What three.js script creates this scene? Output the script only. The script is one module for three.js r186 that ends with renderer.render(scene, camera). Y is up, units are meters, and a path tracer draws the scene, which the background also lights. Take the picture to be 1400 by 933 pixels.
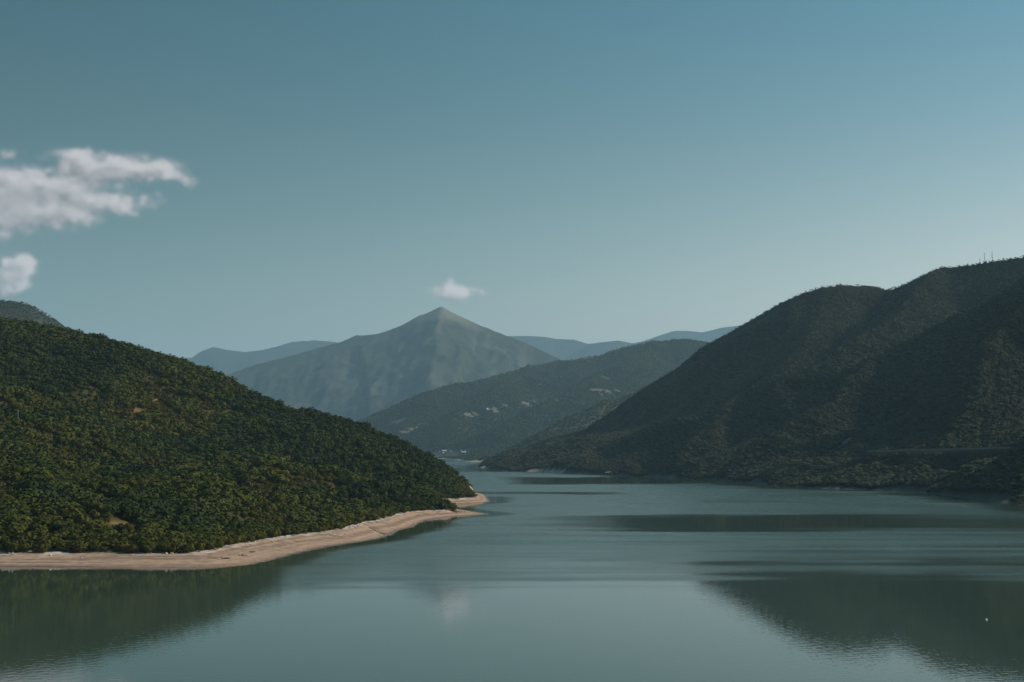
import * as THREE from 'three';
import { mergeGeometries } from 'three/addons/utils/BufferGeometryUtils.js';

// ------------------------------------------------------------------ camera, sky, sun, exposure
const scene = new THREE.Scene();
const EYE = 60, PITCH = Math.atan(147.5 / 1944);
const camera = new THREE.PerspectiveCamera(2 * Math.atan(466.5 / 1944) * 180 / Math.PI, 1400 / 933, 1, 90000);
camera.position.set(0, EYE, 0);
camera.rotation.x = PITCH;
scene.add(camera);

const renderer = new THREE.WebGLRenderer({ antialias: true });
renderer.toneMapping = THREE.LinearToneMapping;
renderer.toneMappingExposure = 1;
renderer.shadowMap.enabled = true;

const SUN_AZ = 88 * Math.PI / 180, SUN_EL = 34 * Math.PI / 180;      // to the right of the view, mid-morning height
const sunDir = new THREE.Vector3(Math.sin(SUN_AZ) * Math.cos(SUN_EL), Math.sin(SUN_EL), -Math.cos(SUN_AZ) * Math.cos(SUN_EL));
const sun = new THREE.DirectionalLight(new THREE.Color().setRGB(1.0, 0.885, 0.75), 4.1);
sun.target.position.set(300, 0, -2500);
sun.position.copy(sunDir).multiplyScalar(9000).add(sun.target.position);
sun.castShadow = true;
Object.assign(sun.shadow.camera, { left: -4000, right: 4000, top: 4000, bottom: -4000, near: 10, far: 20000 });
sun.shadow.mapSize.set(4096, 4096);
scene.add(sun, sun.target);
scene.fog = new THREE.FogExp2(new THREE.Color().setRGB(0.50, 0.82, 1.0), 2.9e-5);

// ------------------------------------------------------------------ noise
function hash2(ix, iy, s) {
  let h = Math.imul(ix, 374761393) ^ Math.imul(iy, 668265263) ^ Math.imul(s, 1274126177);
  h = Math.imul(h ^ (h >>> 13), 1274126177); h ^= h >>> 16;
  return (h >>> 0) / 4294967296;
}
function noise(x, y, s = 0) {                                         // value noise, -1..1
  const ix = Math.floor(x), iy = Math.floor(y), fx = x - ix, fy = y - iy;
  const u = fx * fx * fx * (fx * (fx * 6 - 15) + 10), v = fy * fy * fy * (fy * (fy * 6 - 15) + 10);
  const a = hash2(ix, iy, s), b = hash2(ix + 1, iy, s), c = hash2(ix, iy + 1, s), d = hash2(ix + 1, iy + 1, s);
  return 2 * (a + (b - a) * u + (c - a) * v + (a - b - c + d) * u * v) - 1;
}
function fbm(x, y, oct = 4, s = 0) { let t = 0, a = 0.5, f = 1; for (let i = 0; i < oct; i++) { t += a * noise(x * f + i * 17.3, y * f - i * 9.1, s + i); a *= 0.5; f *= 2.03; } return t; }
function ridged(x, y, oct = 4, s = 0) { let t = 0, a = 0.5, f = 1; for (let i = 0; i < oct; i++) { t += a * (1 - 2 * Math.abs(noise(x * f + i * 7.7, y * f + i * 3.3, s + i))); a *= 0.5; f *= 2.07; } return t; }
function rng(seed) { let a = seed >>> 0; return () => { a = (a + 0x6D2B79F5) | 0; let t = Math.imul(a ^ (a >>> 15), 1 | a); t = (t + Math.imul(t ^ (t >>> 7), 61 | t)) ^ t; return ((t ^ (t >>> 14)) >>> 0) / 4294967296; }; }
const clamp = (x, a = 0, b = 1) => Math.min(b, Math.max(a, x));
const sstep = (a, b, x) => { const t = clamp((x - a) / (b - a)); return t * t * (3 - 2 * t); };
const lerp = (a, b, t) => a + (b - a) * t;

// ------------------------------------------------------------------ survey: a bearing read off the photograph plus a real distance gives a place in the world
function bearing(px, py) {
  const u = (px - 700) / 1944, v = (466.5 - py) / 1944, c = Math.cos(PITCH), s = Math.sin(PITCH);
  const y = v * c + s, f = c - v * s;
  return [u / f, y / f];                                              // sideways and upward metres per metre ahead
}
const at = (px, py, D) => { const [u, y] = bearing(px, py); return { x: u * D, y: EYE + y * D, z: -D }; };
const onLake = (px, py) => { const [u, y] = bearing(px, py), D = -EYE / y; return [u * D, -D]; };
const pxOf = (x, z) => 700 + 1944 * (x / -z);                         // rough bearing of a place, to leave out what no view shows

// ------------------------------------------------------------------ sky
function skyColour(dx, dy, dz, out) {
  const el = Math.asin(clamp(dy, -1, 1)) * 57.2958, e = Math.max(el, 0);
  const cs = dx * sunDir.x + dy * sunDir.y + dz * sunDir.z;
  const q = (1 + cs) / 2, g = 0.20 + 3.3 * q ** 3.4, mie = Math.pow(Math.max(cs, 0), 24);
  const r = Math.sqrt(e * e + 4), fall = [4.2, 5.2, 5.6], high = [0.034, 0.152, 0.245], low = [3.3, 2.45, 1.72];
  for (let c = 0; c < 3; c++) out[c] = (high[c] + low[c] * Math.exp(-r / fall[c])) * (c ? g : g * Math.pow(g / 0.82, 0.3)) + mie * [0.5, 0.42, 0.32][c];
}
// clouds: soft lobes, each at a bearing (azimuth right of ahead and elevation, degrees), broken up by noise
const LOBES = [];
function lobe(px, py, rx, ry, w = 1) { const [u, y] = bearing(px, py); LOBES.push([Math.atan(u) * 57.2958, Math.atan(y / Math.hypot(1, u)) * 57.2958, rx / 34.2, ry / 34.2, w]); }
lobe(165, 230, 62, 22); lobe(118, 228, 40, 20); lobe(212, 238, 46, 14, 0.8); lobe(70, 250, 60, 24); lobe(20, 262, 60, 30); lobe(40, 298, 64, 20); lobe(95, 296, 34, 13, 0.8);
lobe(160, 281, 40, 12, 0.85); lobe(205, 276, 24, 7, 0.4); lobe(-50, 285, 70, 40); lobe(8, 208, 16, 12, 0.55); lobe(100, 270, 60, 18, 0.7);
lobe(232, 243, 40, 9, 0.6); lobe(30, 357, 16, 12, 1); lobe(14, 372, 20, 14, 0.9); lobe(0, 392, 18, 14, 0.9); lobe(-40, 372, 50, 30); lobe(609, 404, 24, 10, 0.95); lobe(625, 397, 28, 11, 0.9); lobe(640, 402, 16, 9, 0.55);
function cloudAt(az, el) {                                            // how much water the line of sight crosses, 0..1.5
  let s = 0;
  const wx = fbm(az * 1.1, el * 1.6, 3, 5) * 0.5 + fbm(az * 4, el * 5, 3, 15) * 0.16, wy = fbm(az * 1.1 + 40, el * 1.6 + 8, 3, 6) * 0.34 + fbm(az * 4 + 9, el * 5, 3, 16) * 0.14;
  for (const [a, e, rx, ry, w] of LOBES) { const x = (az + wx - a) / rx, y = (el + wy - e) / ry, d = x * x + y * y; if (d < 4) s += w * Math.exp(-d * 1.25); }
  if (s < 0.04) return 0;
  return Math.max(0, Math.min(1.5, s * (1.04 + 0.75 * fbm(az * 1.15, el * 1.9, 4, 9)) + 0.36 * (fbm(az * 3.4, el * 4.6, 4, 10)) * Math.min(1, s * 2)));
}
{
  const W = 4096, H = 2048, data = new Float32Array(W * H * 4), c = [0, 0, 0];
  for (let r = 0; r < H; r++) {
    const el = ((r + 0.5) / H - 0.5) * Math.PI, cy = Math.cos(el), sy = Math.sin(el);
    for (let q = 0; q < W; q++) {
      const i = (r * W + q) * 4;
      if (el < 0 && q) { data[i] = data[i - 4]; data[i + 1] = data[i - 3]; data[i + 2] = data[i - 2]; data[i + 3] = 1; continue; }
      const a = ((q + 0.5) / W - 0.5) * 2 * Math.PI, dx = cy * Math.cos(a), dz = cy * Math.sin(a);
      skyColour(dx, sy, dz, c);
      const ed = el * 57.2958, azd = Math.atan2(dx, -dz) * 57.2958;
      if (ed > 3 && ed < 16 && azd > -26 && azd < 2) {
        const k = cloudAt(azd, ed);
        if (k > 0.02) {
          const side = cloudAt(azd + 0.35, ed + 0.28), lit = clamp(0.86 + 0.5 * (k - side) + 0.3 * fbm(azd * 2.2, ed * 3.2, 3, 21), 0.5, 1.3) * (1 + 1.3 * Math.exp(-ed / 5)), warm = [0.56, 0.51, 0.51], a = sstep(0.12, 1.05, k) * 0.88;
          for (let j = 0; j < 3; j++) c[j] = lerp(c[j], warm[j] * lit, a);
        }
      }
      data[i] = c[0]; data[i + 1] = c[1]; data[i + 2] = c[2]; data[i + 3] = 1;
    }
  }
  const t = new THREE.DataTexture(data, W, H, THREE.RGBAFormat, THREE.FloatType);
  t.mapping = THREE.EquirectangularReflectionMapping; t.magFilter = THREE.LinearFilter; t.minFilter = THREE.LinearFilter; t.needsUpdate = true;
  scene.background = t; scene.environment = t;
}

// ------------------------------------------------------------------ helpers
const taken = {};
function numbered(name) { const n = taken[name] = (taken[name] ?? -1) + 1; return n ? name + '_' + String(n).padStart(3, '0') : name; }
function tag(o, label, category, extra = {}) { Object.assign(o.userData, { label, category }, extra); return o; }
function top(o, name) { o.name = numbered(name); scene.add(o); return o; }
function part(name, geo, mat, parent) { const m = new THREE.Mesh(geo, mat); m.name = name; m.castShadow = m.receiveShadow = true; parent.add(m); return m; }
const rgb = (r, g, b) => new THREE.Color().setRGB(r, g, b);
const matte = (r, g, b, rough = 1) => new THREE.MeshStandardMaterial({ color: rgb(r, g, b), roughness: rough });

function segs(line) { const out = []; for (let i = 0; i + 1 < line.length; i++) { const a = line[i], b = line[i + 1]; out.push({ ax: a.x, az: a.z, ay: a.y, dx: b.x - a.x, dz: b.z - a.z, dy: b.y - a.y, l2: (b.x - a.x) ** 2 + (b.z - a.z) ** 2 || 1e-9 }); } return out; }
function nearest(S, x, z) {                                           // [distance, height there]
  let best = 1e18, h = 0;
  for (const s of S) { const t = clamp(((x - s.ax) * s.dx + (z - s.az) * s.dz) / s.l2), ex = x - s.ax - t * s.dx, ez = z - s.az - t * s.dz, d = ex * ex + ez * ez; if (d < best) { best = d; h = s.ay + t * s.dy; } }
  return [Math.sqrt(best), h];
}
function shoreField(P) {                                              // signed distance to a closed outline in plan, positive on land
  const n = P.length;
  return (x, z) => {
    let d = 1e18, inside = false;
    for (let i = 0, j = n - 1; i < n; j = i++) {
      const ax = P[j][0], az = P[j][1], bx = P[i][0], bz = P[i][1], dx = bx - ax, dz = bz - az;
      const t = clamp(((x - ax) * dx + (z - az) * dz) / (dx * dx + dz * dz || 1e-9)), ex = x - ax - t * dx, ez = z - az - t * dz;
      d = Math.min(d, ex * ex + ez * ez);
      if ((az > z) !== (bz > z) && x < (bx - ax) * (z - az) / (bz - az) + ax) inside = !inside;
    }
    return inside ? Math.sqrt(d) : -Math.sqrt(d);
  };
}
function smax(v, k) { let m = -1e9; for (const x of v) m = Math.max(m, x); let s = 0; for (const x of v) s += Math.exp((x - m) / k); return m + k * Math.log(s); }
const smin = (a, b, k) => -smax([-a, -b], k);

// a heightfield over a rectangle in plan; tint(x, y, z, slope) gives the colour of the ground there
function field(x0, x1, z0, z1, step, hf, tint, keep) {
  const nx = Math.round((x1 - x0) / step), nz = Math.round((z1 - z0) / step), H = new Float32Array((nx + 1) * (nz + 1)), ok = new Uint8Array(H.length);
  for (let j = 0; j <= nz; j++) for (let i = 0; i <= nx; i++) { const x = x0 + i * step, z = z0 + j * step, k = j * (nx + 1) + i; H[k] = hf(x, z); ok[k] = keep ? (keep(x, z, H[k]) ? 1 : 0) : (H[k] > -4 ? 1 : 0); }
  const id = new Int32Array(H.length).fill(-1), pos = [], nor = [], col = [], uv = [], idx = [];
  const vert = (i, j) => {
    const k = j * (nx + 1) + i; if (id[k] >= 0) return id[k];
    const x = x0 + i * step, z = z0 + j * step, hx = (H[j * (nx + 1) + Math.min(nx, i + 1)] - H[j * (nx + 1) + Math.max(0, i - 1)]) / (2 * step), hz = (H[Math.min(nz, j + 1) * (nx + 1) + i] - H[Math.max(0, j - 1) * (nx + 1) + i]) / (2 * step), l = Math.hypot(hx, hz, 1);
    pos.push(x, H[k], z); nor.push(-hx / l, 1 / l, -hz / l); uv.push(x, z); col.push(...tint(x, H[k], z, Math.hypot(hx, hz)));
    return id[k] = pos.length / 3 - 1;
  };
  for (let j = 0; j < nz; j++) for (let i = 0; i < nx; i++) {
    const k = j * (nx + 1) + i;
    if (!(ok[k] || ok[k + 1] || ok[k + nx + 1] || ok[k + nx + 2])) continue;
    const a = vert(i, j), b = vert(i + 1, j), c = vert(i, j + 1), d = vert(i + 1, j + 1);
    idx.push(a, c, b, b, c, d);
  }
  const g = new THREE.BufferGeometry();
  g.setAttribute('position', new THREE.Float32BufferAttribute(pos, 3)); g.setAttribute('normal', new THREE.Float32BufferAttribute(nor, 3));
  g.setAttribute('color', new THREE.Float32BufferAttribute(col, 3)); g.setAttribute('uv', new THREE.Float32BufferAttribute(uv, 2)); g.setIndex(idx);
  return g;
}
const groundMat = new THREE.MeshPhysicalMaterial({ vertexColors: true, roughness: 1, specularIntensity: 0.2 });
function land(name, label, category, geo, mat = groundMat) {
  const m = new THREE.Mesh(geo, mat); m.castShadow = m.receiveShadow = true;
  return tag(top(m, name), label, category, { kind: 'structure' });
}
function strike(px, py, hf, D0, D1, step = 4) {                       // where a line of sight meets a slope
  const [u, y] = bearing(px, py);
  for (let D = D0; D < D1; D += step) if (hf(u * D, -D) >= EYE + y * D) return [u * D, hf(u * D, -D), -D];
  return null;
}

// ------------------------------------------------------------------ the slopes
// left hill: an outline of shore, a crest, and a slope between them
const shoreL = [[-300, 777], [0, 775.5], [100, 776], [200, 776.5], [300, 776], [345, 772.5], [375, 765], [410, 756], [450, 747.5], [500, 740], [520, 736], [534, 731.5], [536, 730], [547, 724.5], [564, 721], [570, 716.5], [582, 711.3], [600, 708.3], [617, 706.3], [635, 705.8], [652, 704.9], [669, 703.4], [652, 700.6], [628, 697], [612, 695], [618, 690], [628, 688.8], [646, 688.5], [659, 687.5], [669, 686.3], [665, 680], [662, 676.5]].map((p) => onLake(...p));
shoreL.push([-90, -2050], [-330, -2400], [-700, -2600], [-1300, -2700], [-1300, shoreL[0][1]]);
const inL = shoreField(shoreL);
const crestL = segs([[-320, 400, 1900], [-150, 424, 1850], [0, 443, 1800], [60, 454, 1795], [100, 462, 1790], [150, 472, 1785], [200, 488, 1780], [250, 502, 1775], [300, 520, 1770], [340, 545, 1765], [400, 563, 1760], [450, 577, 1760], [500, 590, 1760], [540, 607, 1765], [580, 627, 1770], [610, 642, 1775], [635, 657, 1780], [650, 672, 1780]].map((p) => at(...p)));
const beachWidth = (x, z) => { const D = -z; return lerp(37, 25, sstep(860, 1180, D)) - 9 * sstep(1250, 1400, D) + 2.5 * noise(x / 21, z / 21, 3) + 1.2 * noise(x / 6, z / 6, 4); };
function hLeft(x, z) {
  const ds = inL(x, z);
  if (ds < 0) return Math.max(-7, ds * 0.16);
  const w = beachWidth(x, z), spit = sstep(-62, -50, x) * sstep(-1430, -1400, z) * (1 - sstep(-1260, -1240, z)), hb = lerp(4.2, 1.9, spit) * Math.min(ds / w, 1), d2 = Math.max(0, ds - w);
  if (!d2 || spit > 0.9) return hb;
  const [dr, Hr] = nearest(crestL, x, z), t = d2 / (d2 + dr), p = t * (1.18 - 0.18 * t);
  const n = 20 * fbm(x / 150, z / 190, 4, 31) + 15 * ridged(x / 120 + 0.35 * z / 120, z / 300, 3, 33);
  return hb + (Math.max(0, Hr - 4.2) * p + n * sstep(0, 60, d2) * sstep(0, 90, dr) * clamp(Hr / 90)) * (1 - spit);
}
// right mountain: a net of crests and spurs, slopes falling away from them to the shore
const crest = (list) => segs(list.map((p) => at(...p)));
const shoreR = [[1620, 715], [1500, 702], [1400, 690], [1368, 686.5], [1325, 681], [1285, 676.5], [1262, 675], [1259, 672], [1186, 670], [1100, 667.5], [1025, 660.5], [957, 655.5], [900, 652.5], [860, 651], [800, 648], [766, 646], [730, 645], [700, 644.2], [678, 643.4], [664, 641.5], [654, 639], [658, 636.5], [672, 634.5], [700, 633]].map((p) => onLake(...p));
shoreR.push([500, -6800], [5200, -6500], [5200, shoreR[0][1]]);
const inR = shoreField(shoreR);
const netR = [
  crest([[1700, 300, 3700], [1500, 335, 3850], [1400, 350, 3900], [1375, 354, 3950], [1340, 359, 4000], [1290, 366, 4100], [1275, 370, 4120], [1250, 382, 4200], [1225, 393, 4250], [1212, 396, 4300], [1195, 391, 4300], [1180, 390, 4300], [1150, 390, 4280], [1125, 392, 4250], [1100, 399, 4260], [1070, 412, 4300], [1040, 429, 4340], [1010, 447, 4400], [960, 474, 4480], [930, 500, 4540], [900, 518, 4600], [870, 537, 4640], [830, 566, 4700], [800, 586, 4740], [750, 600, 4800], [715, 613, 4850], [690, 622, 4950], [668, 632, 5000]]),
  crest([[1650, 270, 2900], [1500, 335, 2950], [1420, 373, 3000], [1335, 426, 3050], [1250, 466, 3100], [1203, 482, 3120], [1153, 501, 3150], [1075, 526, 3250], [1012, 549, 3350], [960, 573, 3450], [900, 592, 3560], [850, 606, 3700], [790, 622, 3950]]),
  crest([[1600, 330, 2900], [1450, 384, 2750], [1400, 420, 2600], [1372, 450, 2580], [1347, 484, 2500], [1340, 522, 2410], [1330, 557, 2330], [1302, 598, 2240], [1280, 612, 2200]]),
  crest([[1700, 420, 2300], [1560, 500, 2050], [1480, 565, 1850], [1430, 592, 1740], [1400, 608, 1700], [1370, 618, 1670], [1330, 635, 1640], [1300, 653, 1630], [1268, 669, 1620]]),
  crest([[1203, 482, 3120], [1150, 545, 2950], [1110, 570, 2850], [1070, 594, 2800], [1030, 615, 2760], [985, 642, 2740]]),
  crest([[1012, 549, 3350], [970, 590, 3150], [930, 615, 3080], [900, 635, 3060]]),
  crest([[1150, 390, 4280], [1120, 440, 4000], [1090, 490, 3800], [1050, 530, 3650]]),
  crest([[1290, 366, 4100], [1250, 410, 3800], [1200, 450, 3600], [1150, 480, 3450]]),
];
const steepR = [0.82, 0.84, 0.92, 0.86, 0.84, 0.80, 0.62, 0.66];
const roadLine = [[1188, 617], [1215, 617], [1240, 615.5], [1265, 615.2], [1290, 614.8], [1320, 614.4], [1350, 613.6], [1385, 612.5], [1430, 611]].map(([px, py], i) => at(px, py, [2330, 2290, 2250, 2210, 2165, 2110, 2060, 2010, 1960][i]));
const roadS = segs(roadLine);
function hRight(x, z) {
  const ds = inR(x, z);
  if (ds < 0) return Math.max(-8, ds * 0.25);
  const v = netR.map((S, i) => { const [d, h] = nearest(S, x, z); return h - steepR[i] * d * (1 - 0.00012 * d); });
  v.push(Math.min(ds * 0.3, 30 + ds * 0.17));
  let h = smax(v, 6);
  const [d0] = nearest(netR[0], x, z);
  h += (10 * fbm(x / 190, z / 190, 4, 41) + 20 * ridged(x / 260, z / 260, 4, 43) + 7 * ridged(x / 80, z / 80, 2, 45)) * sstep(0, 140, d0);
  h = smin(h, 1 + ds * 0.85, 4);
  const [dr, hr] = nearest(roadS, x, z);
  if (dr < 40) h = lerp(hr - 0.4, h, sstep(8, 40, dr));
  return h;
}
// valley mountain at the head of the lake
const shoreM = [[-200, 624], [400, 625.5], [560, 626.8], [592, 627.4], [612, 627.6], [622, 629], [628, 630], [645, 632], [655, 632.8], [657, 631.4], [664, 631.2]].map((p) => onLake(...p));
shoreM.push([-70, -6430], [300, -6250], [1400, -6250], [4600, -6250], [4600, -17500], [-5500, -17500], [-5500, shoreM[0][1]]);
const inM = shoreField(shoreM);
const netM = [
  crest([[150, 600, 9220], [400, 583, 9685], [480, 562, 9995], [523, 552, 10228], [566, 538, 10460], [608, 529, 10692], [651, 521, 10925], [685, 513, 11158], [722, 503, 11390], [760, 496, 11545], [810, 490, 11700], [835, 483, 11778], [872, 473, 11855], [897, 468, 11855], [922, 465, 11855], [947, 466, 11855], [960, 467, 11855], [1050, 476, 12010], [1200, 470, 12165]]),
  crest([[1100, 470, 8600], [960, 506, 8000], [900, 526, 7600], [860, 543, 7350], [800, 564, 7050], [750, 584, 6850], [700, 603, 6700], [668, 621, 6650], [640, 629, 6750]]),
  crest([[897, 468, 11855], [830, 512, 10460], [760, 545, 9685], [690, 580, 9220]]),
  crest([[722, 503, 11390], [650, 548, 10150], [590, 585, 9375]]),
];
function hMid(x, z) {
  const ds = inM(x, z);
  if (ds < 0) return Math.max(-8, ds * 0.1);
  const s = [0.44, 0.62, 0.42, 0.42], v = netM.map((S, i) => { const [d, h] = nearest(S, x, z); return h - s[i] * d; });
  v.push(Math.min(ds * 0.035, 6 + ds * 0.16));
  const h = smax(v, 9) + 18 * fbm(x / 330, z / 330, 4, 51) + 15 * ridged(x / 260, z / 260, 3, 53);
  return smin(h, 1 + ds * 0.5, 4);
}
// the pointed mountain beyond
const netP = [
  crest([[150, 560, 18542], [300, 516, 18669], [350, 498, 18796], [395, 487, 18860], [430, 477, 18923], [470, 466.5, 18986], [487, 461, 19050], [500, 458.5, 19050], [517, 456, 19050], [550, 446, 19050], [575, 434, 19050], [590, 427, 19050], [603, 421.5, 19050], [615, 427, 19050], [640, 437, 19050], [655, 444, 19050], [690, 458, 18986], [720, 469, 18923], [745, 481, 18796], [765, 491, 18669], [820, 520, 18288]]),
  crest([[603, 421.5, 19050], [618, 468, 18415], [640, 501, 17780], [690, 536, 16891], [740, 576, 16002]]),
  crest([[575, 434, 19050], [560, 486, 18288], [530, 536, 17272], [500, 576, 16383]]),
  crest([[487, 461, 19050], [450, 516, 18161], [400, 556, 17272], [360, 586, 16510]]),
];
function hPeak(x, z) {
  const s = [0.47, 0.62, 0.62, 0.56], v = netP.map((S, i) => { const [d, h] = nearest(S, x, z); return h - s[i] * d; });
  const [d0] = nearest(netP[0], x, z);
  return smax(v, 45) + (70 * ridged(x / 420, z / 800, 5, 61) + 50 * fbm(x / 250, z / 250, 5, 63) + 34 * ridged(x / 150, z / 300, 4, 65) - 24) * sstep(0, 600, d0);
}
function hFar(line, s, seed) { return (x, z) => { const [d, h] = nearest(line, x, z); return h - s * d + (150 * ridged(x / 900, z / 2600, 4, seed) + 60 * fbm(x / 500, z / 700, 4, seed + 3) - 30) * sstep(0, 1200, d); }; }
const farW = crest([[120, 500, 31020], [200, 488, 31020], [262, 489, 31020], [275, 480, 31152], [292, 474, 31284], [310, 478, 31284], [335, 481, 31284], [360, 478, 31284], [380, 473, 31416], [400, 467, 31548], [432, 465, 31680], [455, 467, 31680], [520, 475, 31680], [600, 480, 31680]]);
const farE = crest([[600, 470, 34320], [690, 459, 34320], [720, 459, 34320], [745, 460, 34320], [760, 463, 34320], [785, 464, 34320], [805, 470, 34320], [820, 468, 33000], [845, 465, 33000], [865, 469, 33000], [900, 474, 33000]]);
const farN = crest([[820, 474, 38280], [865, 469, 38280], [880, 466, 38280], [900, 459, 38280], [922, 452, 38280], [940, 452, 38280], [960, 454, 38280], [970, 452, 38280], [985, 448, 38280], [1000, 446, 38280], [1060, 440, 38280], [1150, 445, 38280]]);
const backL = crest([[-400, 392, 5880], [-120, 404, 6020], [-40, 408, 6090], [0, 411, 6160], [30, 414, 6160], [45, 419, 6160], [65, 431, 6160], [95, 454, 6132], [140, 500, 6020], [180, 560, 5880]]);
const hBack = (x, z) => { const [d, h] = nearest(backL, x, z); return h - 0.4 * d + (14 * ridged(x / 160, z / 160, 3, 71) + 12 * fbm(x / 140, z / 140, 3, 73)) * sstep(0, 120, d); };

// ------------------------------------------------------------------ ground and water
{
  const g = new THREE.PlaneGeometry(46000, 46000); g.rotateX(-Math.PI / 2); g.translate(0, -9, -20500);
  land('ground', 'flat valley floor under the lake and between the mountains', 'ground', g, matte(0.05, 0.055, 0.03));
}
function tile(N, f, srgb = false) {
  const d = new Uint8Array(N * N * 4);
  for (let j = 0; j < N; j++) for (let i = 0; i < N; i++) { const v = f(i / N, j / N), k = (j * N + i) * 4; for (let c = 0; c < 3; c++) d[k + c] = clamp(Array.isArray(v) ? v[c] : v) * 255; d[k + 3] = 255; }
  const t = new THREE.DataTexture(d, N, N); t.magFilter = THREE.LinearFilter; t.minFilter = THREE.LinearFilter; if (srgb) t.colorSpace = THREE.SRGBColorSpace; t.needsUpdate = true; return t;
}
{
  // wind-ruffled patches and calm slicks: how rough the small ripples make the surface, in plan
  const X0 = -2200, X1 = 3400, Z0 = -9600, Z1 = 400;
  const slick = (D, a, b, soft) => sstep(a - soft, a + soft, D) * (1 - sstep(b - soft, b + soft, D));
  const rough = tile(2048, (u, v) => {
    const x = lerp(X0, X1, u), z = lerp(Z1, Z0, v), D = -z, px = pxOf(x, Math.min(z, -1));
    const wob = fbm(x / 420, z / 500, 4, 81), fine = fbm(x / 130, z / 110, 4, 83), Dw = D * (1 + 0.06 * wob + 0.03 * fine);
    let r = 0.235 + 0.08 * wob + 0.11 * fine;
    r += 0.13 * fbm(x / 240, z / 22, 3, 85) * (1 - sstep(1000, 1500, D));
    const off = D > 600 && D < 1850 && x < 120 ? inL(x, z) : -999, offR = px > 560 && D > 1200 ? inR(x, z) : -999;
    const calm = Math.max(
      1 - sstep(540, 740, Dw + 90 * fine + 120 * fbm(x / 220, z / 20, 3, 88)),
      (1 - sstep(690, 760, Dw)) * (1 - sstep(330, 430, px)),
      slick(Dw * (1 + 0.05 * fbm(x / 200, z / 20, 3, 87)), 1080, 1310, 45) * sstep(640, 960, px) * (1 - 0.7 * sstep(1080, 1300, px)),
      slick(Dw, 1880, 1990, 30) * (1 - sstep(760, 900, px)) * 0.6,
      slick(Dw, 2430, 3050, 70) * sstep(660, 760, px) * 0.9,
      slick(Dw, 3700, 4500, 120) * 0.8,
      slick(Dw, 5000, 5300, 60) * 0.7,
      off < 0 && D < 1800 ? (1 - sstep(4, 34, -off + 14 * fine)) * 0.8 : 0,
      offR < 0 ? (1 - sstep(15, 90, -offR + 40 * fine)) * 0.7 : 0);
    r = Math.exp(lerp(Math.log(clamp(r, 0.13, 0.36)), Math.log(0.03), calm));
    return r;
  });
  rough.wrapS = rough.wrapT = THREE.ClampToEdgeWrapping;
  // ripples: slopes of many small crossing waves on a 46 m square that repeats
  const R = rng(5), waves = [];
  for (let k = 0; k < 70; k++) { const kx = Math.round((R() * 2 - 1) * 34), ky = Math.round((R() * 2 - 1) * 50) || 3; waves.push([kx, ky, R() * 6.283, 0.55 / Math.hypot(kx, ky) ** 0.5]); }
  const ripple = tile(512, (u, v) => { let a = 0, b = 0; for (const [kx, ky, ph, w] of waves) { const s = Math.cos(6.28318 * (kx * u + ky * v) + ph) * w / Math.hypot(kx, ky); a += s * kx; b += s * ky; } return [0.5 + a * 0.011, 0.5 + b * 0.011, 1]; });
  ripple.wrapS = ripple.wrapT = THREE.RepeatWrapping; ripple.repeat.set((X1 - X0) / 46, (Z1 - Z0) / 46);
  const g = new THREE.PlaneGeometry(X1 - X0, Z1 - Z0, 1, 1); g.rotateX(-Math.PI / 2); g.translate((X0 + X1) / 2, 0, (Z0 + Z1) / 2);
  const m = new THREE.MeshPhysicalMaterial({ color: rgb(0.045, 0.068, 0.045), roughness: 1, roughnessMap: rough, normalMap: ripple, normalScale: new THREE.Vector2(0.26, 0.26), ior: 1.333 });
  land('lake_water', 'calm green reservoir water with wind streaks between the wooded hills', 'lake', g, m);
}

// ------------------------------------------------------------------ ground colours and hill meshes
const clearings = [[160, 630, 9.3, 7.8], [186, 561, 13.6, 14.0], [215, 553, 9.9, 9.4], [246, 547, 5.6, 10.1], [318, 545, 4.3, 9.4], [300, 546, 3.7, 7.0], [196, 712, 6.8, 10.9], [208, 716, 7.4, 10.9], [224, 722, 8.1, 12.5], [245, 730, 8.7, 10.9], [264, 737, 8.7, 9.4], [285, 740, 6.8, 9.4], [172, 722, 6.8, 10.9], [318, 733, 5.6, 7.8], [330, 726, 5, 6]].map(([px, py, rx, rz]) => { const p = strike(px, py, hLeft, 690, 1850, 2); return p && [p[0], p[2], rx, rz]; }).filter(Boolean);
const open = (x, z) => { let m = 0; for (const [cx, cz, rx, rz] of clearings) { const d = Math.hypot((x - cx) / rx, (z - cz) / rz) + 0.5 * noise(x / 5, z / 5, 91) + 0.25 * noise(x / 2.2, z / 2.2, 92); m = Math.max(m, 1 - sstep(0.75, 1.1, d)); } return m; };
{
  const g = field(-1150, 10, -2700, -640, 5, (x, z) => { const ds = inL(x, z); return hLeft(x, z) - (ds > -30 && ds < beachWidth(x, z) + 3 && z > -1900 ? 0.9 : 0); }, (x, y, z) => {
    const o = open(x, z), n = 0.8 + 0.5 * fbm(x / 9, z / 9, 3, 93), k = 0.5 + 0.5 * noise(x / 14, z / 14, 95);
    const soil = [lerp(0.05, 0.07, k), lerp(0.048, 0.055, k), lerp(0.016, 0.02, k)], straw = [0.15 + 0.05 * k, 0.10 + 0.03 * k, 0.04];
    return soil.map((c, i) => lerp(c, straw[i], o) * n);
  });
  land('wooded_hill', 'wooded promontory hill sloping down to the pale beach and spit', 'hill', g);
}
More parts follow.
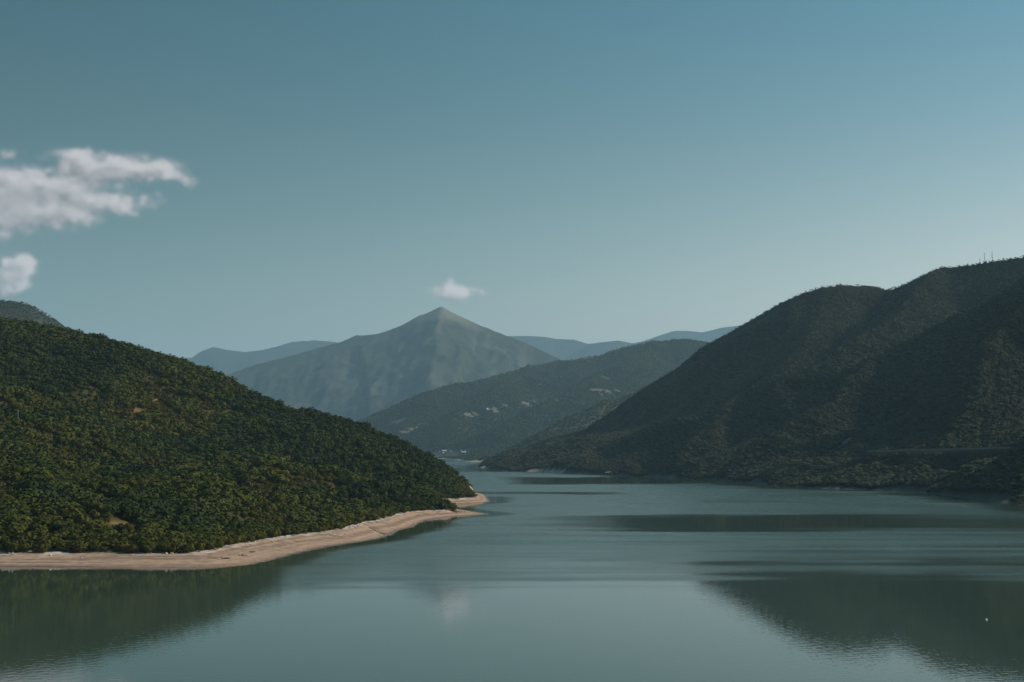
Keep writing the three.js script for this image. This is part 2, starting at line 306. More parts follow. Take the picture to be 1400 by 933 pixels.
{
  // drawdown beach: ledges cut by old water levels
  const ledge = (x, y, z) => { const q = (y + 0.25 * noise(x / 40, z / 40, 101) + 0.05 * noise(x / 7, z / 7, 102)) / 0.42; const f = q - Math.floor(q); return 0.34 * (sstep(0.62, 1.0, f) - f); };
  const hBeach = (x, z) => { const y = hLeft(x, z), ds = inL(x, z); if (ds < 0) return y; const gully = Math.exp(-((nearest(gullyS, x, z)[0] / 3.2) ** 2)); return y + ledge(x, y, z) * sstep(0, 2, ds) + 0.22 * fbm(x / 5, z / 5, 3, 103) - 0.9 * gully * sstep(1, 8, ds); };
  const gullyS = segs([[533, 731], [524, 724], [514, 718], [505, 714]].map(([px, py], i) => at(px, py, [1000, 1010, 1030, 1060][i])));
  const g = field(-460, 0, -1920, -670, 1.25, hBeach, (x, y, z) => {
    const b = fbm(x / 26, (y * 22 + z * 0.05), 4, 105), f = fbm(x / 3, z / 3, 3, 107), st = noise(x / 90, y * 2.3, 109) + 0.8 * noise(x / 60, y * 4.6, 110);
    const dry = [0.46, 0.30, 0.20], silt = [0.27, 0.175, 0.12], pale = [0.55, 0.45, 0.38];
    let c = dry.map((d, i) => lerp(d, silt[i], clamp(0.4 + b * 0.6 + st * 0.85)));
    const cob = sstep(3.55, 4.3, y + 0.5 * f) * sstep(-0.1, 0.3, fbm(x / 8, z / 8, 3, 111) + 0.2);
    c = c.map((d, i) => lerp(d, pale[i], cob) * (0.93 + 0.3 * f));
    if (y < 0.3 + 0.15 * f) c = c.map((d) => d * 0.62);                          // wet edge
    const scrub = sstep(0.28, 0.42, fbm(x / 11, z / 11, 3, 113)) * sstep(1.7, 2.6, y);
    return c.map((d, i) => lerp(d, [0.16, 0.135, 0.07][i], scrub * 0.75));
  }, (x, z) => { const d = inL(x, z); return d > -6 && d < beachWidth(x, z) + 4 && z > -1900; });
  land('beach', 'pale pinkish drawdown beach with ledges around the wooded hill', 'beach', g);
}
// gravel flats bared at two places on the far shore
const flats = [[722, 645], [738, 645.2], [752, 645.6], [764, 646], [646, 638.4], [656, 640], [664, 641.6]].map((p) => onLake(...p));
const paleShore = (x, z) => flats.some(([a, b]) => Math.hypot(x - a, z - b) < 42 + 8 * noise(x / 15, z / 15, 127));
const scars = [[1165, 600, 26, 30], [1178, 590, 16, 30], [1155, 610, 20, 20], [1225, 606, 22, 16]].map(([px, py, rx, rz]) => { const p = strike(px, py, hRight, 1700, 3600, 4); return p && [p[0], p[2], rx, rz]; }).filter(Boolean);
const scarR = (x, z) => { let m = 0; for (const [cx, cz, rx, rz] of scars) m = Math.max(m, 1 - sstep(0.6, 1.1, Math.hypot((x - cx) / rx, (z - cz) / rz) + 0.4 * noise(x / 14, z / 14, 128))); return m; };
function forestTint(a, b, s) { return (x, y, z) => { const n = clamp(0.5 + 0.7 * fbm(x / 60, z / 60, 4, s)), f = 0.85 + 0.4 * fbm(x / 15, z / 15, 2, s + 5); return [0, 1, 2].map((i) => lerp(a[i], b[i], n) * f); }; }
{
  const t = forestTint([0.018, 0.020, 0.009], [0.028, 0.028, 0.013], 121);
  const g = field(-300, 2900, -5900, -1200, 13, hRight, (x, y, z) => {
    const ds = inR(x, z);
    const pale = paleShore(x, z);
    if (pale && ds < 24 && y < 6) return [0.36, 0.27, 0.22].map((c) => c * (0.9 + 0.3 * noise(x / 20, z / 20, 125)));
    if (ds < 8 + 5 * noise(x / 50, z / 50, 8) && y < 9) return [0.10, 0.085, 0.07].map((c) => c * (0.9 + 0.3 * noise(x / 20, z / 20, 125)));
    const sc = scarR(x, z); if (sc > 0.3) return [0.13, 0.125, 0.115].map((c) => c * (0.8 + 0.5 * noise(x / 9, z / 14, 126)));
    return t(x, y, z);
  });
  land('dark_mountain', 'dark wooded mountain with spurs rising from the far shore', 'mountain', g);
}
const fields = [[548, 576, 50, 48], [537, 578, 29, 40], [553, 592, 50, 32], [565, 588, 43, 32], [578, 581, 43, 32], [583, 579, 29, 24], [622, 573, 26, 24], [640, 568, 43, 32], [648, 566, 29, 24], [677, 562, 30, 48], [668, 561, 14, 24], [692, 556, 36, 32], [720, 553, 39, 32], [731, 550, 24, 32], [748, 548, 24, 24], [762, 547, 14, 24], [815, 534, 43, 40], [830, 536, 43, 32], [845, 536, 36, 29], [822, 540, 29, 24], [800, 520, 65, 32], [825, 516, 50, 32]].map(([px, py, rx, rz], i) => { const p = strike(px, py, hMid, 6400, 14000, 10); return p && [p[0], p[2], rx, rz, i > 19 ? 0.35 : 1]; }).filter(Boolean);
const tilled = (x, z) => { let m = 0; for (const [cx, cz, rx, rz, w] of fields) { const d = Math.hypot((x - cx) / rx, (z - cz) / rz) + 0.3 * noise(x / 30, z / 30, 131); m = Math.max(m, w * (1 - sstep(0.8, 1.1, d))); } return m; };
const yards = [[607, 619, 60], [632, 619, 50], [618, 619, 40]].map(([px, py, r]) => { const p = strike(px, py, hMid, 6400, 14000, 10); return p && [p[0], p[2], r]; }).filter(Boolean);
{
  const t = forestTint([0.05, 0.055, 0.032], [0.078, 0.078, 0.045], 133);
  const g = field(-2900, 3700, -14600, -6300, 26, hMid, (x, y, z) => {
    const ds = inM(x, z), k = tilled(x, z);
    if (ds < 30 + 14 * noise(x / 90, z / 90, 9) && y < 6) return [0.32, 0.25, 0.21];
    return t(x, y, z).map((c, i) => lerp(c, [0.165, 0.14, 0.10][i], k));
  });
  land('valley_mountain', 'long hazy wooded ridge with fields and hamlets at the head of the lake', 'mountain', g);
}
{
  const t = forestTint([0.034, 0.044, 0.026], [0.062, 0.066, 0.038], 141);
  const g = field(-5900, 2400, -21000, -15400, 34, hPeak, (x, y, z, s) => {
    const k = sstep(1600, 1880, y + 170 * fbm(x / 380, z / 380, 3, 143)), bare = sstep(0.18, 0.4, fbm(x / 120, z / 420, 4, 145)) * 0.6;
    return t(x / 3, y, z / 3).map((c, i) => lerp(lerp(c, [0.11, 0.105, 0.07][i], bare), [0.16, 0.15, 0.10][i], k));
  });
  land('pointed_mountain', 'hazy pointed mountain with a grassy summit beyond the valley', 'mountain', g);
}
for (const [name, label, line, s, seed, x0, x1, z0, z1] of [
  ['distant_range', 'palest distant mountain range showing left of the pointed mountain', farW, 0.55, 151, -10000, -1300, -34000, -27800],
  ['distant_range', 'pale distant mountain range behind the right shoulder of the pointed mountain', farE, 0.5, 157, -2100, 4200, -36800, -29800],
  ['distant_range', 'faintest far range just above the long hazy wooded ridge', farN, 0.5, 163, 1850, 9500, -41000, -35000]]) {
  const t = forestTint([0.034, 0.044, 0.026], [0.062, 0.066, 0.038], seed + 9);
  land(name, label, 'mountains', field(x0, x1, z0, z1, 60, hFar(line, s, seed), (x, y, z) => t(x / 5, y, z / 8)));
}
land('shoulder_hill', 'dark blue hill crest peeking above the wooded promontory hill', 'hill', field(-3700, -1300, -7400, -4400, 26, hBack, forestTint([0.045, 0.05, 0.03], [0.07, 0.07, 0.04], 171)));

// ------------------------------------------------------------------ trees
// a crown: leaf clumps spread over and through a few lobes; unit height and about unit width, base at y = 0
function crownGeo(n, leaf, lobes, seed, squash = 1) {
  const R = rng(seed), L = [[0, 0.52, 0, 0.44]], pos = [], nor = [], idx = [], v = new THREE.Vector3(), o = new THREE.Vector3(), t = new THREE.Vector3(), b = new THREE.Vector3();
  for (let i = 0; i < lobes; i++) { const a = i / lobes * 6.283 + R(), r = 0.16 + 0.16 * R(); L.push([Math.cos(a) * r, 0.3 + 0.5 * R(), Math.sin(a) * r, 0.2 + 0.14 * R()]); }
  for (let i = 0; i < n; i++) {
    const l = L[i % L.length], zz = 2 * R() - 0.86, a = R() * 6.283, q = Math.sqrt(Math.max(0, 1 - zz * zz));
    o.set(Math.cos(a) * q, zz, Math.sin(a) * q).normalize();
    const r = l[3] * (0.84 + 0.2 * R());
    v.set(l[0] + o.x * r, Math.max(0.04, l[1] + o.y * r * squash), l[2] + o.z * r);
    const w = new THREE.Vector3(R() - 0.5, R() - 0.5, R() - 0.5).multiplyScalar(1.1).add(o).normalize();
    t.set(R() - 0.5, R() - 0.5, R() - 0.5).cross(w).normalize(); b.crossVectors(w, t);
    const s = leaf * (0.6 + 0.8 * R()), k = pos.length / 3;
    for (const [p, qq] of [[-1, -0.3], [0.1, -1], [1, 0.2], [-0.1, 0.9]]) { pos.push(v.x + (t.x * p + b.x * qq) * s, v.y + (t.y * p + b.y * qq) * s, v.z + (t.z * p + b.z * qq) * s); const m = o.clone().multiplyScalar(0.8).add(w.clone().multiplyScalar(0.35)).normalize(); nor.push(m.x, m.y, m.z); }
    idx.push(k, k + 1, k + 2, k, k + 2, k + 3);
  }
  const g = new THREE.BufferGeometry(); g.setAttribute('position', new THREE.Float32BufferAttribute(pos, 3)); g.setAttribute('normal', new THREE.Float32BufferAttribute(nor, 3)); g.setIndex(idx); return g;
}
function trunkGeo(seed) {
  const R = rng(seed), list = [new THREE.CylinderGeometry(0.022, 0.045, 0.55, 7).translate(0, 0.2, 0)];
  for (let i = 0; i < 4; i++) { const c = new THREE.CylinderGeometry(0.008, 0.02, 0.36, 5).translate(0, 0.18, 0); c.rotateZ(0.5 + 0.4 * R()); c.rotateY(i * 1.57 + R()); c.translate(0, 0.3 + 0.08 * i, 0); list.push(c); }
  return mergeGeometries(list);
}
const leafMat = (r, g, b) => new THREE.MeshPhysicalMaterial({ color: rgb(r, g, b), roughness: 0.9, specularIntensity: 0.15, side: THREE.DoubleSide });
const barkMat = matte(0.07, 0.055, 0.045);
const nearCrowns = [crownGeo(420, 0.07, 6, 11), crownGeo(460, 0.065, 9, 12), crownGeo(380, 0.075, 5, 13)];
const midCrowns = [crownGeo(300, 0.08, 7, 21), crownGeo(340, 0.075, 10, 22), crownGeo(260, 0.085, 5, 23)];
const farCrown = crownGeo(60, 0.17, 4, 31), specks = crownGeo(20, 0.27, 3, 41);
const GREENS = [[0.038, 0.050, 0.010], [0.056, 0.064, 0.0105], [0.068, 0.068, 0.011], [0.028, 0.039, 0.011], [0.072, 0.062, 0.012]];

function scatter(x0, x1, z0, z1, step, seed, accept) {
  const R = rng(seed), out = [];
  for (let z = z0; z < z1; z += step) for (let x = x0; x < x1; x += step) { const px = x + (R() - 0.5) * step * 1.1, pz = z + (R() - 0.5) * step * 1.1, a = R(), b = R(), c = R(); const r = accept(px, pz, a, b, c); if (r) out.push(r); }
  return out;
}
const dummy = new THREE.Object3D(), tintC = new THREE.Color();
function wood(name, label, geo, mat, list) {
  const m = new THREE.InstancedMesh(geo, mat, list.length);
  list.forEach((t, i) => { dummy.position.set(t.x, t.y, t.z); dummy.rotation.set(0, t.turn, 0); dummy.scale.set(t.w, t.h, t.w * (0.85 + 0.3 * (t.turn % 1))); dummy.updateMatrix(); m.setMatrixAt(i, dummy.matrix); m.setColorAt(i, tintC.setRGB(...t.c)); });
  m.castShadow = m.receiveShadow = true;
  return tag(top(m, name), label, 'forest', { kind: 'stuff' });
}
const inView = (x, z, m = 140) => { const p = pxOf(x, z); return p > -m && p < 1400 + m; };
const mixG = (x, z, a, s, sc) => { const n = 1.1 * fbm(x / sc, z / sc, 3, s) + (a - 0.5) * 0.55, k = n < -0.34 ? 3 : n < 0.05 ? 0 : n < 0.34 ? 1 : n < 0.64 ? 2 : 4, v = 0.8 + 0.4 * a; return GREENS[k].map((c) => c * v); };
const leftTrees = scatter(-1050, 0, -2300, -690, 5.3, 201, (x, z, a, b, c) => {
  if (!inView(x, z, 90)) return null;
  const ds = inL(x, z); if (ds < 0) return null;
  const w = beachWidth(x, z); if (ds < w + 1.5 || open(x, z) > (c < 0.14 ? 2 : 0.4) || (x > -53 && z > -1425 && z < -1240)) return null;
  if (-z > 1250 && ds < w + 4 && c < 0.3) return null;
  const y = hLeft(x, z), [dr] = nearest(crestL, x, z); if (dr > 60 && z < -1830) return null;
  const edge = 1 - sstep(4, 45, ds - w), stand = fbm(x / 55, z / 55, 3, 205) + 0.35 * fbm(x / 18, z / 18, 2, 206), big = sstep(-0.12, 0.3, stand + (b - 0.5) * 0.7 + 0.3 * (1 - sstep(20, 90, dr))) * (1 - 0.75 * edge);
  const h = lerp(2.8 + 2.6 * c, 7 + 5.5 * a, big), tone = (0.36 - 0.55 * big) + 0.95 * fbm(x / 100, z / 130, 3, 207) + 0.28 * (b - 0.5) + 0.12 * edge;
  const k = tone < -0.3 ? 3 : tone < -0.02 ? 0 : tone < 0.3 ? 1 : tone < 0.62 ? 2 : 4, v = 0.82 + 0.36 * c;
  return { x, y: y - 0.25, z, h, w: h * (1.0 + 0.45 * b), turn: a * 6.28, c: GREENS[k].map((q) => q * v), a, k: Math.floor(c * 3) % 3, ds: ds - w };
});
leftTrees.sort((p, q) => (q.h / -q.z + (q.ds < 12 ? 0.004 : 0)) - (p.h / -p.z + (p.ds < 12 ? 0.004 : 0)));
const nearTrees = leftTrees.slice(0, 300), restTrees = leftTrees.slice(300);
{
  const kinds = [
    ['broadleaf_tree', 'dark green rounded tree at the forest edge above the beach', GREENS[0]],
    ['broadleaf_tree', 'mid green bushy tree at the forest edge above the beach', GREENS[1]],
    ['broadleaf_tree', 'olive yellow bushy tree at the forest edge above the beach', GREENS[2]],
    ['broadleaf_tree', 'blackish blue green tree at the forest edge above the beach', GREENS[3]],
    ['broadleaf_tree', 'ochre autumn coloured tree at the forest edge above the beach', GREENS[4]]];
  const mats = kinds.map((k) => leafMat(...k[2])), trunks = [trunkGeo(1), trunkGeo(2), trunkGeo(3)], proto = {};
  for (const t of nearTrees) {
    let best = 0, bd = 9; GREENS.forEach((g, i) => { const d = Math.abs(g[0] - t.c[0]) + Math.abs(g[1] - t.c[1]); if (d < bd) { bd = d; best = i; } });
    const key = best * 3 + t.k;
    let o;
    if (!proto[key]) { o = proto[key] = new THREE.Group(); part('trunk', trunks[t.k], barkMat, o); part('crown', nearCrowns[t.k], mats[best], o); tag(o, kinds[best][1], 'tree', { group: 'trees along the edge of the beach' }); } else o = proto[key].clone();
    top(o, kinds[best][0]); o.position.set(t.x, t.y, t.z); o.rotation.y = t.turn; o.scale.set(t.w, t.h, t.w);
  }
}
const white = new THREE.MeshPhysicalMaterial({ color: 0xffffff, roughness: 0.9, specularIntensity: 0.15, side: THREE.DoubleSide });
wood('oak_forest', 'dense mixed green forest covering the promontory hill', midCrowns[0], white, restTrees.filter((t) => t.k === 0));
wood('hornbeam_forest', 'rounded green crowns mixed through the forest of the promontory hill', midCrowns[1], white, restTrees.filter((t) => t.k === 1));
wood('scrub_forest', 'lower bushy crowns filling the forest of the promontory hill', midCrowns[2], white, restTrees.filter((t) => t.k === 2));

function facing(hf, x, z, e = 8) { const hx = (hf(x + e, z) - hf(x - e, z)) / (2 * e), hz = (hf(x, z + e) - hf(x, z - e)) / (2 * e), y = hf(x, z), l = Math.hypot(x, y - EYE, z); return [(hx * x + hz * z - (y - EYE)) / l, y]; }
const roadSide = (x, z) => { const a = roadLine[0], b = roadLine[roadLine.length - 1]; return (x - a.x) * (b.z - a.z) - (z - a.z) * (b.x - a.x); }, lakeSide = Math.sign(roadSide(0, 0));
const rightTrees = scatter(-250, 2700, -5400, -1350, 6.6, 301, (x, z, a, b, c) => {
  if (!inView(x, z, 120)) return null;
  const ds = inR(x, z); if (ds < 9 + 5 * noise(x / 50, z / 50, 8) || (ds < 32 && paleShore(x, z))) return null;
  const [dr] = nearest(roadS, x, z); const below = roadSide(x, z) * lakeSide > 0; if (dr < (below ? 22 : 9) || scarR(x, z) > 0.3) return null;
  const [f, y] = facing(hRight, x, z, 10); if (f < -0.12) return null;
  const low = dr < (below ? 55 : 16) ? 0.5 : 1, h = (5.2 + 3.6 * b + 2.6 * fbm(x / 60, z / 60, 2, 303)) * low * lerp(0.45, 1, sstep(10, 90, nearest(netR[0], x, z)[0])), g = GREENS[1], v = 0.95 + 0.4 * b + 0.5 * fbm(x / 130, z / 130, 3, 307);
  return { x, y: y - 0.4, z, h, w: h * (1.15 + 0.5 * c), turn: a * 6.28, c: [g[0] * 1.08 * v, g[1] * 0.94 * v, g[2] * 2.8 * v] };
});
wood('mountain_forest', 'dark forest covering the spurs of the right shore mountain', farCrown, white, rightTrees);
const midTrees = scatter(-2500, 3300, -12900, -6400, 15.5, 401, (x, z, a, b, c) => {
  if (!inView(x, z, 60) || pxOf(x, z) < 380 || pxOf(x, z) > 1060) return null;
  const ds = inM(x, z); if (ds < 36 + 14 * noise(x / 90, z / 90, 9) || tilled(x, z) > 0.3 || yards.some(([a, b, r]) => Math.abs(x - a) < r && z > b - 30 && z < b + 160)) return null;
  const [f, y] = facing(hMid, x, z, 24); if (f < -0.05) return null;
  const h = 8 + 6 * b + 4 * fbm(x / 90, z / 90, 2, 403), g = mixG(x, z, b, 407, 200);
  return { x, y: y - 0.5, z, h, w: h * (1.2 + 0.5 * c), turn: a * 6.28, c: g };
});
wood('valley_forest', 'hazy forest covering the long ridge at the head of the lake', specks, white, midTrees);
const backTrees = scatter(-3300, -1400, -7000, -5000, 9.5, 501, (x, z, a, b, c) => {
  if (!inView(x, z, 100)) return null;
  const [f, y] = facing(hBack, x, z, 12); if (f < -0.08 || y < 420) return null;
  const h = 4.6 + 2.6 * b; return { x, y: y - 0.5, z, h, w: h * (1.3 + 0.4 * c), turn: a * 6.28, c: mixG(x, z, b, 507, 120) };
});
wood('shoulder_forest', 'forest on the dark blue hill crest behind the promontory', specks, white, backTrees);
console.log('trees', leftTrees.length, rightTrees.length, midTrees.length, backTrees.length);

// ------------------------------------------------------------------ things
const merge = (list) => mergeGeometries(list.map((g) => (g.index ? g.toNonIndexed() : g)));
function thing(name, label, category, [x, y, z], turn = 0, group) { const o = new THREE.Group(); top(o, name); o.position.set(x, y, z); o.rotation.y = turn; tag(o, label, category); if (group) o.userData.group = group; return o; }
const concrete = matte(0.30, 0.28, 0.25), asphalt = matte(0.075, 0.075, 0.078), steel = new THREE.MeshStandardMaterial({ color: rgb(0.16, 0.17, 0.18), roughness: 0.55, metalness: 0.4 });
{
  // the shore road: carriageway ribbon, kerb strip and a parapet on the lake side
  const curve = new THREE.CatmullRomCurve3(roadLine.map((p) => new THREE.Vector3(p.x, p.y, p.z)));
  const ribbon = (a, b, y0, y1) => {
    const n = 90, pos = [], idx = [];
    for (let i = 0; i <= n; i++) { const p = curve.getPoint(i / n), t = curve.getTangent(i / n).setY(0).normalize(), sx = -t.z, sz = t.x; for (const [d, y] of [[a, y0], [a, y1], [b, y1], [b, y0]]) pos.push(p.x + sx * d, p.y + y, p.z + sz * d); }
    for (let i = 0; i < n; i++) for (let k = 0; k < 4; k++) { const q = i * 4 + k, r = i * 4 + (k + 1) % 4; idx.push(q, r, q + 4, r, r + 4, q + 4); }
    const g = new THREE.BufferGeometry(); g.setAttribute('position', new THREE.Float32BufferAttribute(pos, 3)); g.setIndex(idx); const f = g.toNonIndexed(); f.computeVertexNormals(); return f;
  };
  land('road', 'narrow road cut along the foot of the dark mountain', 'road', ribbon(-3.6, 3.4, -2.0, 0.25), asphalt);
  const w = new THREE.Mesh(ribbon(3.42, 4.1, -2.5, 1.35), concrete); w.castShadow = w.receiveShadow = true;
  tag(top(w, 'parapet_wall'), 'low pale parapet wall along the road on the dark mountain', 'wall');
  const p = curve.getPoint(0.5), lp = thing('street_lamp', 'single lamp post standing beside the mountain road', 'lamp post', [p.x - 5, p.y + 0.2, p.z - 2]);
  part('post', new THREE.CylinderGeometry(0.09, 0.16, 9, 8).translate(0, 4.5, 0), steel, lp); part('arm', new THREE.CylinderGeometry(0.06, 0.08, 2.2, 6).rotateZ(1.35).translate(1, 9.1, 0), steel, lp); part('lamp_head', new THREE.BoxGeometry(0.9, 0.16, 0.34).translate(2.2, 9.3, 0), steel, lp);
}
// radio masts on the crest
function mastGeo(h, w) {
  const list = [], bar = (a, b, r) => { const d = new THREE.Vector3().subVectors(b, a), l = d.length(), g = new THREE.CylinderGeometry(r, r, l, 5); g.applyQuaternion(new THREE.Quaternion().setFromUnitVectors(new THREE.Vector3(0, 1, 0), d.normalize())); g.translate((a.x + b.x) / 2, (a.y + b.y) / 2, (a.z + b.z) / 2); list.push(g); };
  const P = (k, y) => { const r = w * (1 - 0.45 * y / h); return new THREE.Vector3(Math.cos(k * 2.0944) * r, y, Math.sin(k * 2.0944) * r); }, n = Math.round(h / 2.4);
  for (let k = 0; k < 3; k++) { bar(P(k, 0), P(k, h), 0.22); for (let i = 0; i < n; i++) { const y0 = i * h / n, y1 = (i + 1) * h / n; bar(P(k, y0), P((k + 1) % 3, y1), 0.06); bar(P(k, y1), P((k + 1) % 3, y1), 0.06); } }
  return merge(list);
}
for (const [px, D, h, w, label, gear] of [
  [1340, 3995, 15, 0.9, 'short thick radio mast with drum antennas on the mountain crest', [['drum_antenna', 4.2, 1.3], ['drum_antenna', 8.2, 1.0]]],
  [1346.5, 3990, 26, 0.9, 'plain tall radio mast with a blunt head on the mountain crest', [['antenna_head', 24.6, 0.9]]],
  [1357, 3975, 27, 0.9, 'tall radio mast with a side dish halfway up on the mountain crest', [['side_dish', 14, 1.6], ['panel_antenna', 21.5, 0.7]]]]) {
  const x = at(px, 354, D).x, y = hRight(x, -D), m = thing('radio_mast', label, 'mast', [x, y - 0.5, -D], 0.4, 'radio masts on the mountain crest');
  part('lattice', mastGeo(h, w), steel, m); part('plinth', new THREE.BoxGeometry(2.6, 1.6, 2.6), concrete, m);
  part('whip', new THREE.CylinderGeometry(0.05, 0.09, 3, 6).translate(0, h + 1.4, 0), steel, m);
  for (const [n, yy, r] of gear) part(n, n === 'side_dish' ? merge([new THREE.CylinderGeometry(r * 0.7, r * 0.4, 0.7, 14).rotateZ(Math.PI / 2).translate(-1.9, yy, 0), new THREE.CylinderGeometry(0.1, 0.1, 2, 6).rotateZ(Math.PI / 2).translate(-0.9, yy, 0)]) : n === 'panel_antenna' ? merge([0, 1, 2].map((k) => new THREE.BoxGeometry(0.28, 2.4, 0.16).translate(0, yy, 0.75).rotateY(k * 2.094))) : new THREE.CylinderGeometry(r, r, n === 'antenna_head' ? 1.1 : 1.5, 12).translate(0, yy, 0), steel, m);
}
// houses at the head of the lake and on the terrace of the long ridge
const plaster = matte(0.72, 0.70, 0.66), sheet = new THREE.MeshStandardMaterial({ color: rgb(0.80, 0.80, 0.80), roughness: 0.45 }), rust = matte(0.30, 0.17, 0.11), pane = new THREE.MeshStandardMaterial({ color: rgb(0.03, 0.035, 0.04), roughness: 0.15 });
function gable(w, h, d, o = 0.6) { const s = new THREE.Shape([[-w / 2 - o, 0], [w / 2 + o, 0], [0, h]].map((p) => new THREE.Vector2(...p))); return new THREE.ExtrudeGeometry(s, { depth: d + 2 * o, bevelEnabled: false }).translate(0, 0, -d / 2 - o); }
for (const [px, py, w, d, h, turn, roof, label] of [
  [607.5, 617.6, 14, 26, 5, 1.3, sheet, 'long white roofed barn at the lake head behind the tan shore'],
  [606, 620.2, 10, 15, 5, 0.5, sheet, 'small white house nearest the tan shore at the lake head'],
  [634, 619.6, 13, 24, 5, 1.2, sheet, 'white roofed building beside the trees of the far tan spit'],
  [630.5, 617, 9, 13, 5, 0.4, rust, 'rust roofed house behind the white building at the far spit'],
  [601, 618.6, 9, 12, 5, 0.9, rust, 'rust roofed house west of the long barn at the lake head'],
  [617, 618.4, 9, 12, 5, 0.2, sheet, 'grey white house between the barn and the far spit'],
  [665.5, 560.6, 13, 18, 8, 0.8, sheet, 'lone bright white house at the edge of the terrace fields'],
  [545.5, 567.5, 8, 11, 8, 0.3, sheet, 'small white house above the lowest crescent shaped field'],
  [562, 588, 8, 12, 5, 0.6, rust, 'rust roofed house on the lowest strip of fields'],
  [570, 585, 8, 12, 5, 1.1, sheet, 'pale roofed house on the lowest strip of fields'],
  [581, 579.6, 8, 12, 5, 0.2, rust, 'rust roofed house where the second strip of fields begins'],
  [642, 567, 8, 12, 5, 0.9, sheet, 'pale house on the narrow field below the lone white house'],
  [722, 552.5, 9, 14, 5, 0.4, sheet, 'pale house in the field right of the lone white house'],
  [820, 535, 9, 14, 5, 0.7, rust, 'rust roofed house in the brown upper fields of the long ridge']]) {
  const q = strike(px, py, hMid, 6400, 14000, 6); if (!q) continue;
  const o = thing('house', label, 'house', [q[0], q[1] - 0.6, q[2] + 4], turn, 'houses of the far valley');
  part('wall', new THREE.BoxGeometry(w, h, d).translate(0, h / 2, 0), plaster, o); part('roof', gable(w, w * 0.3, d).translate(0, h, 0), roof, o);
  part('door', new THREE.BoxGeometry(1.2, 2.2, 0.12).translate(0, 1.1, d / 2 + 0.05), rust, o);
  for (const s of [-1, 1]) part('window', new THREE.BoxGeometry(1.3, 1.4, 0.12).translate(s * w * 0.3, 2.4, d / 2 + 0.05), pane, o);
}
// power poles on the wooded hill
for (const [px, py, label] of [[24, 580, 'thin pale power pole standing among yellow green trees'], [88, 577, 'thin pale power pole beside a dark clump halfway up the hill'], [139, 566, 'thin dark power pole next to the long straw clearing']]) {
  const q = strike(px, py, hLeft, 700, 1800, 2); if (!q) continue;
  const o = thing('power_pole', label, 'pole', [q[0], q[1] - 0.4, q[2]], 0.5, 'power poles on the wooded hill'), m = label.includes('dark') ? barkMat : concrete;
  part('post', new THREE.CylinderGeometry(0.14, 0.24, 13, 8).translate(0, 6.5, 0), m, o); part('crossarm', new THREE.BoxGeometry(2.2, 0.16, 0.14).translate(0, 12.2, 0), m, o);
  for (const s of [-1, 0, 1]) part('insulator', new THREE.CylinderGeometry(0.06, 0.09, 0.35, 8).translate(s * 0.95, 12.45, 0), pane, o);
}
// beach debris
const wet = matte(0.05, 0.045, 0.04), bleached = matte(0.45, 0.41, 0.36);
function logGeo(l, r, seed) {
  const R = rng(seed), pts = []; for (let i = 0; i <= 6; i++) pts.push(new THREE.Vector3((i / 6 - 0.5) * l, (R() - 0.5) * r * 1.2, (R() - 0.5) * l * 0.06));
  const g = new THREE.TubeGeometry(new THREE.CatmullRomCurve3(pts), 18, r, 7), p = g.attributes.position; for (let i = 0; i < p.count; i++) { const k = 1 - 0.5 * (p.getX(i) / l + 0.5); p.setY(i, p.getY(i) * k + r * (1 - k) * 0.3); p.setZ(i, p.getZ(i) * (0.7 + 0.3 * k)); } g.computeVertexNormals(); return g;
}
function branchGeo(l, r, seed) { const R = rng(seed), out = []; for (let i = 0; i < 3; i++) { const c = new THREE.CylinderGeometry(r * 0.25, r * 0.6, l * 0.3, 5).translate(0, l * 0.15, 0); c.rotateZ(0.9 * (R() - 0.5)); c.rotateX(0.9 * (R() - 0.3)); c.translate((R() - 0.2) * l * 0.5, 0, 0); out.push(c); } return mergeGeometries(out); }
for (const [px, py, l, r, turn, m, label] of [
  [14, 759.5, 9, 0.42, 0.35, bleached, 'long bleached log lying aslant against the forest edge of the beach'],
  [308, 764.5, 5.5, 0.4, -0.4, wet, 'dark branched log lying halfway down the beach'],
  [331, 760, 6, 0.28, -0.25, wet, 'thin dark branch lying above the branched log on the beach'],
  [345, 755.5, 4, 0.26, -0.3, wet, 'short dark branch highest up where the beach curves'],
  [462, 730.5, 5, 0.45, 0.2, bleached, 'pale log beside white stones on the smooth part of beach']]) {
  const q = strike(px, py, hLeft, 690, 1300, 0.5); if (!q) continue;
  const o = thing('driftwood_log', label, 'driftwood', [q[0], q[1] + r * 0.55, q[2]], turn, 'driftwood on the beach'); part('stem', logGeo(l, r, px), m, o); part('branch', branchGeo(l * 0.55, r, px + 1), m, o);
}
function stoneGeo(seed) { const g = new THREE.IcosahedronGeometry(0.5, 1), p = g.attributes.position; for (let i = 0; i < p.count; i++) { const x = p.getX(i), y = p.getY(i), z = p.getZ(i), k = 1 + 0.42 * noise(x * 2.3 + seed, y * 2.3 + z * 1.7, seed); p.setXYZ(i, x * k, y * k * 0.72, z * k); } g.computeVertexNormals(); return g; }
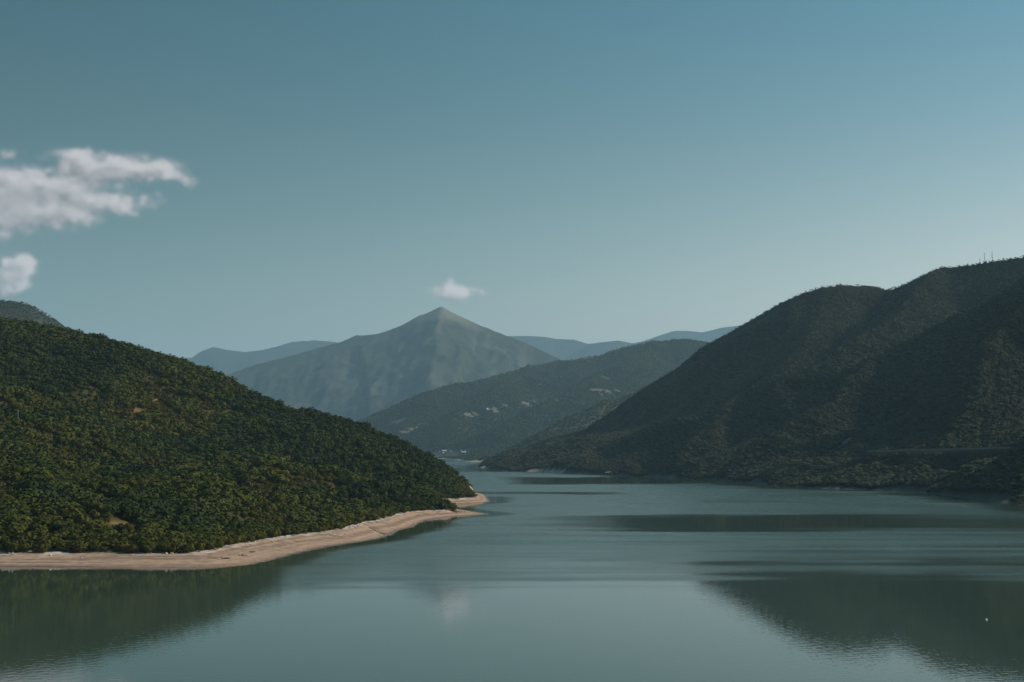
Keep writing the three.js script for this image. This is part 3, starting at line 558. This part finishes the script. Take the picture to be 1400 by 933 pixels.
{
  const geos = [1, 2, 3, 4].map(stoneGeo), mats = [matte(0.50, 0.45, 0.40), matte(0.40, 0.33, 0.28)], R = rng(77), spots = [];
  for (let n = 0; n < 30000 && spots.length < 900; n++) { const x = -330 * R(), z = -700 - 960 * R(), ds = inL(x, z); if (ds < 1) continue; const w = beachWidth(x, z), k = ds / w; if (k > 1.05 || k < 0.62) continue; if (k < 0.85 && R() < 0.85) continue; const cl = fbm(x / 14, z / 14, 3, 79); if (cl < 0.02 + (z > -860 ? 0.14 : 0)) continue; spots.push([x, hLeft(x, z), z, 0.35 + 0.9 * R() ** 3, R() * 6.28, Math.floor(R() * 4)]); }
  spots.sort((a, b) => b[3] - a[3]);
  spots.slice(0, 60).forEach(([x, y, z, s, t, k]) => { const m = new THREE.Mesh(geos[k], mats[k % 2]); m.castShadow = m.receiveShadow = true; top(m, 'boulder'); m.position.set(x, y + s * 0.15, z); m.rotation.y = t; m.scale.setScalar(s * 1.25); tag(m, k % 2 ? 'tan boulder on the upper edge of the pale beach' : 'whitish boulder on the upper edge of the pale beach', 'boulder', { group: 'boulders along the beach edge' }); });
  const rest = spots.slice(60), im = new THREE.InstancedMesh(geos[0], mats[0], rest.length); rest.forEach(([x, y, z, s, t], i) => { dummy.position.set(x, y + s * 0.1, z); dummy.rotation.set(0, t, 0); dummy.scale.setScalar(s); dummy.updateMatrix(); im.setMatrixAt(i, dummy.matrix); });
  im.castShadow = im.receiveShadow = true; tag(top(im, 'rubble'), 'whitish stones strewn along the top of the beach', 'stones', { kind: 'stuff' });
}
{
  const [bx, bz] = onLake(1349, 848), b = thing('mooring_buoy', 'tiny white buoy floating alone on the dark mirrored water', 'buoy', [bx, -0.12, bz]);
  part('float', new THREE.LatheGeometry([[0, 0], [0.3, 0.02], [0.42, 0.18], [0.36, 0.4], [0.16, 0.52], [0.1, 0.6], [0, 0.6]].map((p) => new THREE.Vector2(...p)), 20), matte(0.8, 0.8, 0.78, 0.4), b); part('ring', new THREE.TorusGeometry(0.09, 0.025, 8, 16).translate(0, 0.68, 0), steel, b);
  const q = strike(834, 646.5, hRight, 3000, 4800, 4);
  if (q) { const s = new THREE.Mesh(stoneGeo(9), bleached); s.castShadow = s.receiveShadow = true; top(s, 'rock_slab'); s.position.set(q[0], q[1] + 0.8, q[2] + 2); s.rotation.set(0, 0.4, 0.12); s.scale.set(24, 4, 9); tag(s, 'pale rock slab at the waterline below the dark mountain', 'rock'); }
}
renderer.render(scene, camera);
